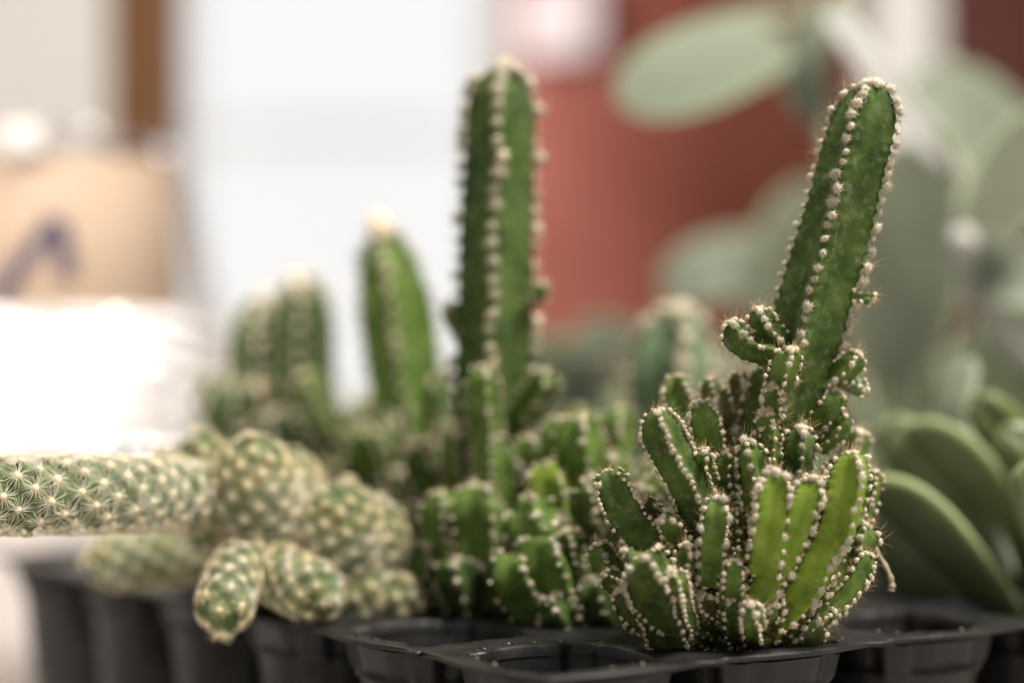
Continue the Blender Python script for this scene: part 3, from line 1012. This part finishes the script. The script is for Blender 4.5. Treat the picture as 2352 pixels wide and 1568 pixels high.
c = cell_xy(3, 1)
bud = Plant('castle_cactus', 'blurred leaning ribbed cactus with an apricot tuft on its tip', 'cactus', (c[0], c[1], RIMZ - .008), 120)
add_arms(bud, [
 ([(985, 1330, .634), (955, 1050, .632), (925, 830, .630), (895, 640, .629), (874, 525, .629)], 90, -4, 'mid', dict(spacing=.0048, are=.0016, taper=[1, 1, 1, 1, .95, .8], notch=.05, tipk=2.0)),
 ([(1010, 1260, .626), (1005, 1160, .622), (1000, 1080, .620), (1000, 1010, .620)], 54, 0, 'dark'),
 ([(900, 1300, .626), (880, 1200, .622), (868, 1120, .620), (862, 1060, .620)], 52, 0, 'dark'),
 ([(1010, 1060, .630), (1005, 970, .630), (998, 900, .630), (990, 850, .630)], 46, 0, 'dark'),
], 380)
v, f = ico(3)
gq = np.random.default_rng(9)
cen = nrm(gq.normal(size=(18, 3)))
lump = (np.exp(((v @ cen.T).max(1) - 1) * 18) - .4) * .35
tipp = P(872, 525, .629)
bud.stem('flower_bud', v * (.85 + lump)[:, None] * M2(42, .629) * np.array((1, 1, .95)) + tipp, f, M['bud'])
random_pups(bud, 34, 13, c[0], c[1], RIMZ, RIMZ + .034, .020, .0050, ['mid', 'dark', 'mid'])
bud.finish(ARE, ARE_T, ARE_LO, WL, 'small_areoles')

c = cell_xy(4, 1)
pair = Plant('castle_cactus', 'strongly blurred pair of short ribbed columns beside the bright film', 'cactus', (c[0], c[1], RIMZ - .008), 120)
add_arms(pair, [
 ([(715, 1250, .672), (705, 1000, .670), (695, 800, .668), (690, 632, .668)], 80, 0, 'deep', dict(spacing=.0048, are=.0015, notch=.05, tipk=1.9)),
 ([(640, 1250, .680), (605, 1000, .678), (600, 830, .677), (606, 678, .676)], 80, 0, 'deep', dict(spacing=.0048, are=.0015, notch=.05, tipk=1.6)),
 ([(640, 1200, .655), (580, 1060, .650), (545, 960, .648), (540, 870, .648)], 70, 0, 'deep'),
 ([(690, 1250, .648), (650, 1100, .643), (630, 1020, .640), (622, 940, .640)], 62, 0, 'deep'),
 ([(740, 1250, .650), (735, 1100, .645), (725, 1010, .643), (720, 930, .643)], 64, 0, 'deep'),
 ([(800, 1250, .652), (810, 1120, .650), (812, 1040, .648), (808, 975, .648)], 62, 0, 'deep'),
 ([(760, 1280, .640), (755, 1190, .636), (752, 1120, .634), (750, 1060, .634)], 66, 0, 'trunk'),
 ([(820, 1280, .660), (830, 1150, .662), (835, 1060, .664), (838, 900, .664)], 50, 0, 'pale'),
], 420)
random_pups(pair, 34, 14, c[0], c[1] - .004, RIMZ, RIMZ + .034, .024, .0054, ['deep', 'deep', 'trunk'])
pair.finish(ARE, ARE_T, ARE_LO, WL, 'small_areoles')

c = cell_xy(2, 2)
pale = Plant('castle_cactus', 'pale grey green rounded cactus blurred behind the focused cactus', 'cactus', (c[0], c[1], RIMZ - .008), 120)
add_arms(pale, [
 ([(1520, 1280, .628), (1528, 1080, .627), (1540, 880, .626), (1548, 712, .626)], 98, 12, 'pale', dict(spacing=.0036, are=.0023, notch=.05, tipk=1.7, tipdense=.4)),
 ([(1450, 1250, .620), (1440, 1180, .618), (1435, 1120, .617), (1432, 1060, .617)], 54, 0, 'mid'),
], 460)
random_pups(pale, 26, 15, c[0], c[1], RIMZ, RIMZ + .026, .018, .005, ['mid', 'dark', 'lime'])
pale.finish(ARE, ARE_T, ARE_LO, WL, 'small_areoles')

c = cell_xy(3, 3)
v_ = Plant('castle_cactus', 'faint lime green pup clump in the gap right of the tall column', 'cactus', (c[0], c[1], RIMZ - .008), 60)
random_pups(v_, 14, 16, P(1350, 900, .72)[0], .72, RIMZ + .006, RIMZ + .030, .020, .0062, ['lime', 'mid', 'pale'])
v_.finish(ARE, ARE_T, ARE_LO, WL, 'small_areoles')

# ------------------------------------------------------------------ finger cactus (round stems, star spines)
def star_variant(seed, hi=True, gold=False, nsp=30):
    g = np.random.default_rng(seed)
    B = Buf()
    v, f = ico(2 if hi else 1)
    B.add(v * np.array((.25, .25, .24)) * (1 + g.normal(size=(len(v), 1)) * .12) + np.array((0, 0, .12)), f, 1)
    if hi:
        for k in range(22):
            d = nrm(g.normal(size=3) + np.array((0, 0, 1.0)))
            p0 = d * .12 + np.array((0, 0, .1)); p1 = p0 + d * g.uniform(.10, .2)
            s1 = nrm(np.cross(d, g.normal(size=3))); s2 = np.cross(d, s1); w = .022
            B.add([p0 + s1 * w, p0 - s1 * w * .5 + s2 * w, p0 - s1 * w * .5 - s2 * w, p1], [(0, 1, 3), (1, 2, 3), (2, 0, 3)], 1)
    for k in range(nsp):
        a = k / nsp * 6.283 + g.normal() * .10
        ln = g.uniform(.82, 1.12)
        el = g.uniform(.28, .55)
        pts = []
        for t in (0.08, .38, .72, 1.0):
            r = ln * t
            z = .14 + el * math.sin(min(t * 1.9, 1.75)) * .62 - .42 * t * t
            pts.append(np.array((math.cos(a) * r, math.sin(a) * r, z)))
        pts = np.array(pts)
        w = np.array((.021, .020, .015, .003)) * (1 if hi else 1.2)
        sd = np.array((-math.sin(a), math.cos(a), 0))
        up = np.array((0, 0, 1.0))
        vv = np.concatenate([pts + sd * w[:, None], pts + up * w[:, None] * 1.2, pts - sd * w[:, None]])
        n = 4
        ff = []
        for i in range(n - 1):
            for q in range(3):
                q2 = (q + 1) % 3
                ff.append((q * n + i, q2 * n + i, q2 * n + i + 1, q * n + i + 1))
        B.add(vv, ff, 2 if (gold and k % 3) else 0)
    return B
STAR_B = [star_variant(s) for s in range(7)]
STAR = [bf.mesh('areole_star', [M['mspine'], M['mtuft'], M['mgold']]) for bf in STAR_B]
STAR_TB = [star_variant(s + 20, True, True, 28) for s in range(5)]
STAR_T = [bf.mesh('areole_star_young', [M['mspine'], M['mtuft'], M['mgold']]) for bf in STAR_TB]
STAR_LO = [star_variant(s + 40, False, s < 2, 20) for s in range(4)]

def finger_stem(pts, r, seed, spacing=.0047, tipk=1.3):
    g = np.random.default_rng(seed)
    path, L = resample(catmull(pts, 60), 64)
    T, Nn, Bb = frames(path)
    NR, nth = 64, 44
    s = np.linspace(0, L, NR)
    tl = min(r * tipk, L * .7)
    q = np.clip((s - (L - tl)) / tl, 0, 1)
    prof = r * np.sqrt(np.clip(1 - q ** 2.1, 0, 1)) + 1e-5
    # areole lattice: two families of spirals
    area_ = spacing * spacing * .88
    A = []
    x = spacing * .4
    k = 0
    phi = g.uniform(0, 6)
    while x < L * .995:
        i = min(NR - 1, int(x / L * (NR - 1) + .5))
        rr = max(prof[i], r * .22)
        phi += 2.39996
        ang = phi
        out = math.cos(ang) * Nn[i] + math.sin(ang) * Bb[i]
        dp = 0 if i < 1 else (prof[i] - prof[i - 1]) / (s[i] - s[i - 1])
        nor = nrm(out - T[i] * max(-3.0, min(0, dp)))
        tip = max(0, (x - (L - r * 1.1)) / (r * 1.1))
        A.append((path[i] + out * prof[i] * 1.05, nor, T[i], (.0041 if L > .06 else .0037) * (r / .0085) ** .3 * g.uniform(.9, 1.1) * (1 - .25 * tip), tip))
        x += area_ / (2 * math.pi * rr) * (1 - .35 * tip)
        k += 1
    for e in range(5):
        nor = nrm(T[-1] + g.normal(size=3) * .3)
        A.append((path[-1] + nor * r * .03 + g.normal(size=3) * r * .08, nor, nrm(np.cross(nor, g.normal(size=3))), .0028, 1.0))
    th = np.linspace(0, 2 * math.pi, nth, endpoint=False)
    V = np.zeros((NR, nth, 3))
    for t in range(nth):
        V[:, t] = path + prof[:, None] * (math.cos(th[t]) * Nn + math.sin(th[t]) * Bb)
    V = V.reshape(-1, 3)
    # tubercles under every areole
    C = np.array([a[0] for a in A]); CN = np.array([a[1] for a in A])
    d2 = ((V[:, None, :] - C[None]) ** 2).sum(2)
    j = d2.argmin(1)
    V = V + CN[j] * (np.exp(-d2[np.arange(len(V)), j] / (spacing * .36) ** 2) * r * .30 - r * .13)[:, None]
    A = [(p + n * r * .06, n, u_, sz, tp) for p, n, u_, sz, tp in A]
    f = grid_faces(NR, nth)
    f.append(tuple(range((NR - 1) * nth, NR * nth)))
    return V, f, A

c = cell_xy(2, 0)
mam = Plant('finger_cactus', 'cream spined finger cactus clump sprawling over the tray edge, one stem lying flat', 'cactus', (c[0], c[1], RIMZ - .008), 300)
fing = [
 ([(640, 1200, .580), (500, 1150, .565), (360, 1136, .545), (220, 1135, .528), (60, 1138, .517), (-150, 1140, .508)], 83),
 ([(600, 1230, .560), (510, 1150, .556), (470, 1080, .552), (458, 995, .549)], 62),
 ([(640, 1260, .556), (610, 1200, .548), (585, 1120, .540), (580, 1012, .536)], 100),
 ([(700, 1240, .562), (680, 1170, .560), (655, 1100, .558), (640, 1035, .556)], 78),
 ([(470, 1160, .548), (420, 1120, .545), (385, 1085, .543), (368, 1045, .542)], 52),
 ([(740, 1400, .556), (760, 1310, .548), (780, 1220, .543), (792, 1118, .540)], 96),
 ([(800, 1420, .562), (830, 1330, .556), (850, 1240, .552), (868, 1152, .549)], 84),
 ([(600, 1270, .545), (555, 1300, .530), (530, 1340, .519), (514, 1400, .508), (510, 1448, .504)], 60),
 ([(600, 1280, .548), (640, 1315, .536), (690, 1345, .525), (764, 1376, .514)], 66),
 ([(820, 1430, .556), (860, 1410, .549), (905, 1380, .543), (935, 1335, .539)], 60),
 ([(900, 1420, .552), (925, 1425, .547), (938, 1440, .544), (946, 1468, .542)], 34),
 ([(560, 1260, .585), (430, 1275, .580), (310, 1285, .576), (200, 1290, .574)], 62),
 ([(700, 1330, .552), (720, 1270, .546), (740, 1220, .543), (742, 1180, .541)], 66),
 ([(620, 1330, .556), (560, 1260, .550), (500, 1210, .546), (440, 1190, .540)], 74),
 ([(760, 1430, .552), (790, 1390, .546), (830, 1350, .543), (850, 1300, .541)], 72),
]
for k, (pts, hw) in enumerate(fing):
    if k:
        pts = [(x, y, .530 + (d - .505) * .80) for x, y, d in pts]
    w = [P(x, y, d) for x, y, d in pts]
    v, f, A = finger_stem(w, M2(hw, pts[len(pts) // 2][2] if k else .515) * .90, 500 + k, .0049 if k == 0 else .0044)
    mam.stem('stem', v, f, M['mam'], A)
mam.finish(STAR, STAR_T, STAR_LO, [M['mspine'], M['mtuft'], M['mgold']], 'small_star_spines', -.35)

# ------------------------------------------------------------------ leaves
def leaf_mesh(pts, width, thick, normal, mt, shape='oval', cup=0.1, round_edge=True, nu=26, nv=15, tipw=0.35, wavy=0.0, seed=0):
    """leaf along a path (base first); normal = upper side direction"""
    g = np.random.default_rng(seed)
    path, L = resample(catmull(pts, 50), nu)
    T = nrm(np.gradient(path, axis=0))
    nn = np.asarray(normal, float)
    u = np.linspace(0, 1, nu)
    if shape == 'oval':
        wf = np.sin(np.pi * np.clip(u, 0, 1) ** .82) ** .62
    elif shape == 'spoon':
        wf = (np.clip(u, 0, 1) ** .55) * np.sqrt(np.clip(1 - np.clip((u - .58) / .42, 0, 1) ** 2.2, 0, 1))
        wf = wf * .92 + .08 * np.sqrt(np.clip(1 - u ** 8, 0, 1))
    elif shape == 'round':
        wf = np.sqrt(np.clip(1 - np.abs(2 * u - 1) ** 2.3, 0, 1))
    else:
        wf = np.ones(nu)
    wf = np.maximum(wf, .02)
    vs_t, vs_b, mg = [], [], []
    ts = np.linspace(-1, 1, nv)
    ts = np.sign(ts) * np.abs(ts) ** .8
    for i in range(nu):
        n = nrm(nn - T[i] * (nn @ T[i]))
        sd = np.cross(T[i], n)
        w = width * .5 * wf[i]
        for t in ts:
            bend = cup * w * t * t
            th = thick * .5 * math.sqrt(max(0.0, 1 - abs(t) ** 3.0)) * (.35 + .65 * wf[i]) * min(1, wf[i] * 3)
            wv = wavy * math.sin(u[i] * 9 + t * 2) * w
            rib = -thick * .25 * math.exp(-(t / .07) ** 2)
            p = path[i] + sd * (w * t) + n * (bend + wv)
            vs_t.append(p + n * (th + rib)); vs_b.append(p - n * th)
            e = max(abs(t) ** 3.2, np.clip((u[i] - .93) / .07, 0, 1) ** 2)
            mg.append(e)
    n1 = nu * nv
    v = np.array(vs_t + vs_b)
    f = []
    for i in range(nu - 1):
        for j in range(nv - 1):
            a, b_, c_, d_ = i * nv + j, i * nv + j + 1, (i + 1) * nv + j + 1, (i + 1) * nv + j
            f.append((a, b_, c_, d_))
            f.append((n1 + a, n1 + d_, n1 + c_, n1 + b_))
    for i in range(nu - 1):
        for j in (0, nv - 1):
            a, d_ = i * nv + j, (i + 1) * nv + j
            f.append((a, d_, n1 + d_, n1 + a) if j == 0 else (d_, a, n1 + a, n1 + d_))
    for j in range(nv - 1):
        f.append((j + 1, j, n1 + j, n1 + j + 1))
        k = (nu - 1) * nv
        f.append((k + j, k + j + 1, n1 + k + j + 1, n1 + k + j))
    me = make_mesh('leaf', v, f, [mt])
    at = me.attributes.new('margin', 'FLOAT', 'POINT')
    at.data.foreach_set('value', np.array(mg + mg, dtype=np.float32))
    return me

def add_leaf(t, pts, wpx, thick, normal, mt, **kw):
    d = pts[len(pts) // 2][2]
    off = np.array(t.location)
    w = [P(*q) - off for q in pts]
    return link('leaf', leaf_mesh(w, M2(wpx, d), thick, normal, mt, **kw), t)

c = cell_xy(0, 3)
jade = thing('jade_plant', 'jade plant with thick smooth green leaves at the lower right', 'succulent', (c[0], c[1], RIMZ - .008))
add_leaf(jade, [(2360, 1480, .600), (2250, 1375, .594), (2120, 1255, .588), (1975, 1105, .584)], 330, .0085, (-.42, -.80, -.28), M['jade'], shape='spoon', cup=.15, nv=21)
add_leaf(jade, [(2450, 1430, .615), (2325, 1275, .611), (2195, 1115, .607), (2065, 975, .606)], 310, .0085, (-.48, -.82, -.12), M['jade'], shape='spoon', cup=.15, nv=21)
add_leaf(jade, [(2250, 1300, .620), (2160, 1170, .618), (2090, 1050, .617), (2046, 952, .617)], 170, .0075, (-.5, -.85, .1), M['jade'], shape='spoon', cup=.1, nv=21)
add_leaf(jade, [(2330, 1330, .60), (2240, 1130, .61), (2190, 960, .615), (2235, 818, .62)], 120, .006, (-.7, -.7, .1), M['gleaf'], shape='spoon', cup=.1)
add_leaf(jade, [(2420, 1280, .60), (2370, 1120, .60), (2310, 1000, .60), (2230, 905, .60)], 150, .0075, (-.3, -.9, .3), M['jade_dark'], shape='spoon', cup=.1)
add_leaf(jade, [(2520, 1250, .59), (2460, 1130, .585), (2390, 1050, .58), (2290, 985, .58)], 150, .0075, (-.2, -.75, .6), M['jade_dark'], shape='spoon', cup=.1)
add_leaf(jade, [(2440, 1420, .56), (2420, 1280, .555), (2390, 1160, .553), (2350, 1060, .552)], 150, .008, (-.5, -.8, .2), M['jade'], shape='spoon', cup=.1)
st = catmull([P(2420, 1440, .575) - np.array(jade.location), P(2450, 1300, .580) - np.array(jade.location), P(2460, 1150, .59) - np.array(jade.location)], 12)
v, f = tube(st, np.linspace(.0045, .003, 12), 10)
link('trunk', make_mesh('jade_trunk', v, f, [M['root']]), jade)

# round-leaved plant in the background
rp = P(2060, 1000, .71); rp[2] = 0.0
big = thing('round_leaf_plant', 'out of focus plant with large pale round leaves at the upper right', 'plant', rp)
def near(d):
    return .503 + (d - .503) * .66
def bl(pts, w, n, mk, **kw):
    pts = [(x, y, near(d)) for x, y, d in pts]
    kw.setdefault('shape', 'round'); kw.setdefault('cup', .12)
    add_leaf(big, pts, w, .0016, n, M[mk], **kw)
bl([(1800, 85, .90), (1690, 125, .885), (1560, 185, .875), (1420, 240, .87)], 290, (-.2, -.75, .62), 'pleaf', seed=1)
bl([(1850, 30, .93), (1770, 40, .93), (1660, 60, .93), (1560, 95, .93)], 110, (0, -.5, .85), 'gleaf', seed=2)
bl([(1905, 30, .88), (1860, 110, .88), (1850, 190, .88), (1885, 290, .88)], 110, (-.5, -.8, .3), 'pleaf', seed=3)
bl([(1920, 30, .86), (2030, 190, .83), (2140, 330, .81), (2290, 500, .80)], 64, (-.55, -.7, .45), 'petiole', shape='strap', cup=.2, seed=4)
bl([(2080, 200, .98), (2180, 230, .98), (2280, 310, .98), (2360, 420, .98)], 210, (0, -.9, .4), 'pleaf', seed=5)
bl([(2115, 320, .84), (2090, 480, .84), (2070, 680, .84), (2035, 890, .84)], 280, (-.3, -.94, .05), 'gleaf', seed=6)
bl([(2225, 555, .78), (2290, 470, .78), (2350, 370, .78), (2430, 250, .78)], 190, (-.1, -.95, -.2), 'gleaf', seed=7)
bl([(2230, 560, .80), (2290, 620, .80), (2350, 640, .80), (2470, 600, .80)], 170, (0, -.8, .5), 'pleaf', seed=8)
bl([(2260, 690, .83), (2320, 760, .83), (2400, 810, .83), (2500, 840, .83)], 200, (0, -.9, .3), 'dleaf', seed=9)
bl([(1860, 640, 1.05), (1760, 610, 1.04), (1640, 620, 1.03), (1520, 680, 1.02)], 170, (0, -.9, .4), 'pleaf', seed=10)
bl([(1900, 420, 1.02), (1830, 520, 1.02), (1790, 640, 1.02), (1740, 760, 1.02)], 170, (0, -1, .1), 'gleaf', seed=11)
bl([(1990, 760, .95), (2060, 860, .95), (2120, 960, .95), (2160, 1080, .95)], 220, (0, -1, .1), 'dleaf', seed=12)
bl([(2230, 760, .90), (2280, 860, .90), (2330, 950, .90), (2400, 1060, .90)], 260, (0, -1, .0), 'dleaf', seed=13)
for k, (pts, r) in enumerate([
    ([(1850, -120, .90), (1862, 40, .90), (1880, 200, .90), (1915, 420, .90), (1960, 800, .90), (2060, 1230, .90)], .0028),
    ([(1880, 60, .90), (1960, -40, .91), (2080, -160, .93)], .003),
    ([(2215, 550, .79), (2225, 650, .80), (2290, 740, .80), (2400, 840, .82)], .0040),
    ([(2205, 560, .79), (2205, 420, .80), (2160, 300, .80)], .0022),
    ([(2100, 860, .85), (2095, 1000, .87), (2070, 1250, .89)], .0030)]):
    w = catmull([P(x, y, near(d)) - rp for x, y, d in pts], 30)
    v, f = tube(w, np.full(30, r * .78), 10)
    link('stem', make_mesh('plant_stem', v, f, [M['petiole'] if k == 2 else M['stemgreen']]), big)
v, f = ico(2)
link('node', make_mesh('node', v * .0045 + (P(2212, 553, near(.775)) - rp), f, [M['petiole']]), big)

# low foliage between the pots and the tray
def bush(label, px, d, z0, z1, n, seed, mats, spread, lw):
    c = P(px, 900, d); c[2] = 0.0
    t = thing('leafy_plant', label, 'plant', c)
    g = np.random.default_rng(seed)
    for k in range(n):
        base = np.array((g.normal() * spread * .25, g.normal() * spread * .2, g.uniform(z0, z1) * .7))
        az = g.uniform(0, 6.28)
        tip = base + np.array((math.cos(az) * spread * g.uniform(.5, 1), math.sin(az) * spread * .5, g.uniform(.1, .5) * spread))
        tip[2] = min(tip[2], z1)
        mid = (base + tip) / 2 + np.array((0, 0, spread * .12))
        link('leaf', leaf_mesh([base, mid, tip], lw * g.uniform(.7, 1.2), .0015, (g.normal() * .3, -.7, .7), M[mats[k % len(mats)]], seed=k, nu=14, nv=9), t)
    v, f = tube(np.array([(0, 0, 0.0), (0.004, 0, z0 * .5 + .02), (0, .003, z1 * .8)]), (.006, .005, .003), 8)
    link('stem', make_mesh('bush_stem', v, f, [M['stemgreen']]), t)
    return t
bush('blurred grey green leafy plant low behind the tall column', 1370, .84, .02, .158, 34, 31, ['gleaf', 'pleaf', 'dleaf', 'gleaf'], .062, .028)
bush('dim dark green leafy plant behind the focused cactus', 1850, .95, .02, .120, 34, 32, ['dleaf', 'gleaf', 'dleaf'], .08, .037)
bush('dark leafy plant low behind the jade leaves', 2200, .80, .02, .100, 34, 33, ['dleaf', 'dleaf', 'gleaf'], .08, .037)
bush('small soft green plant low in front of the window', 880, .88, .02, .085, 22, 34, ['pleaf', 'gleaf', 'limeleaf'], .05, .024)
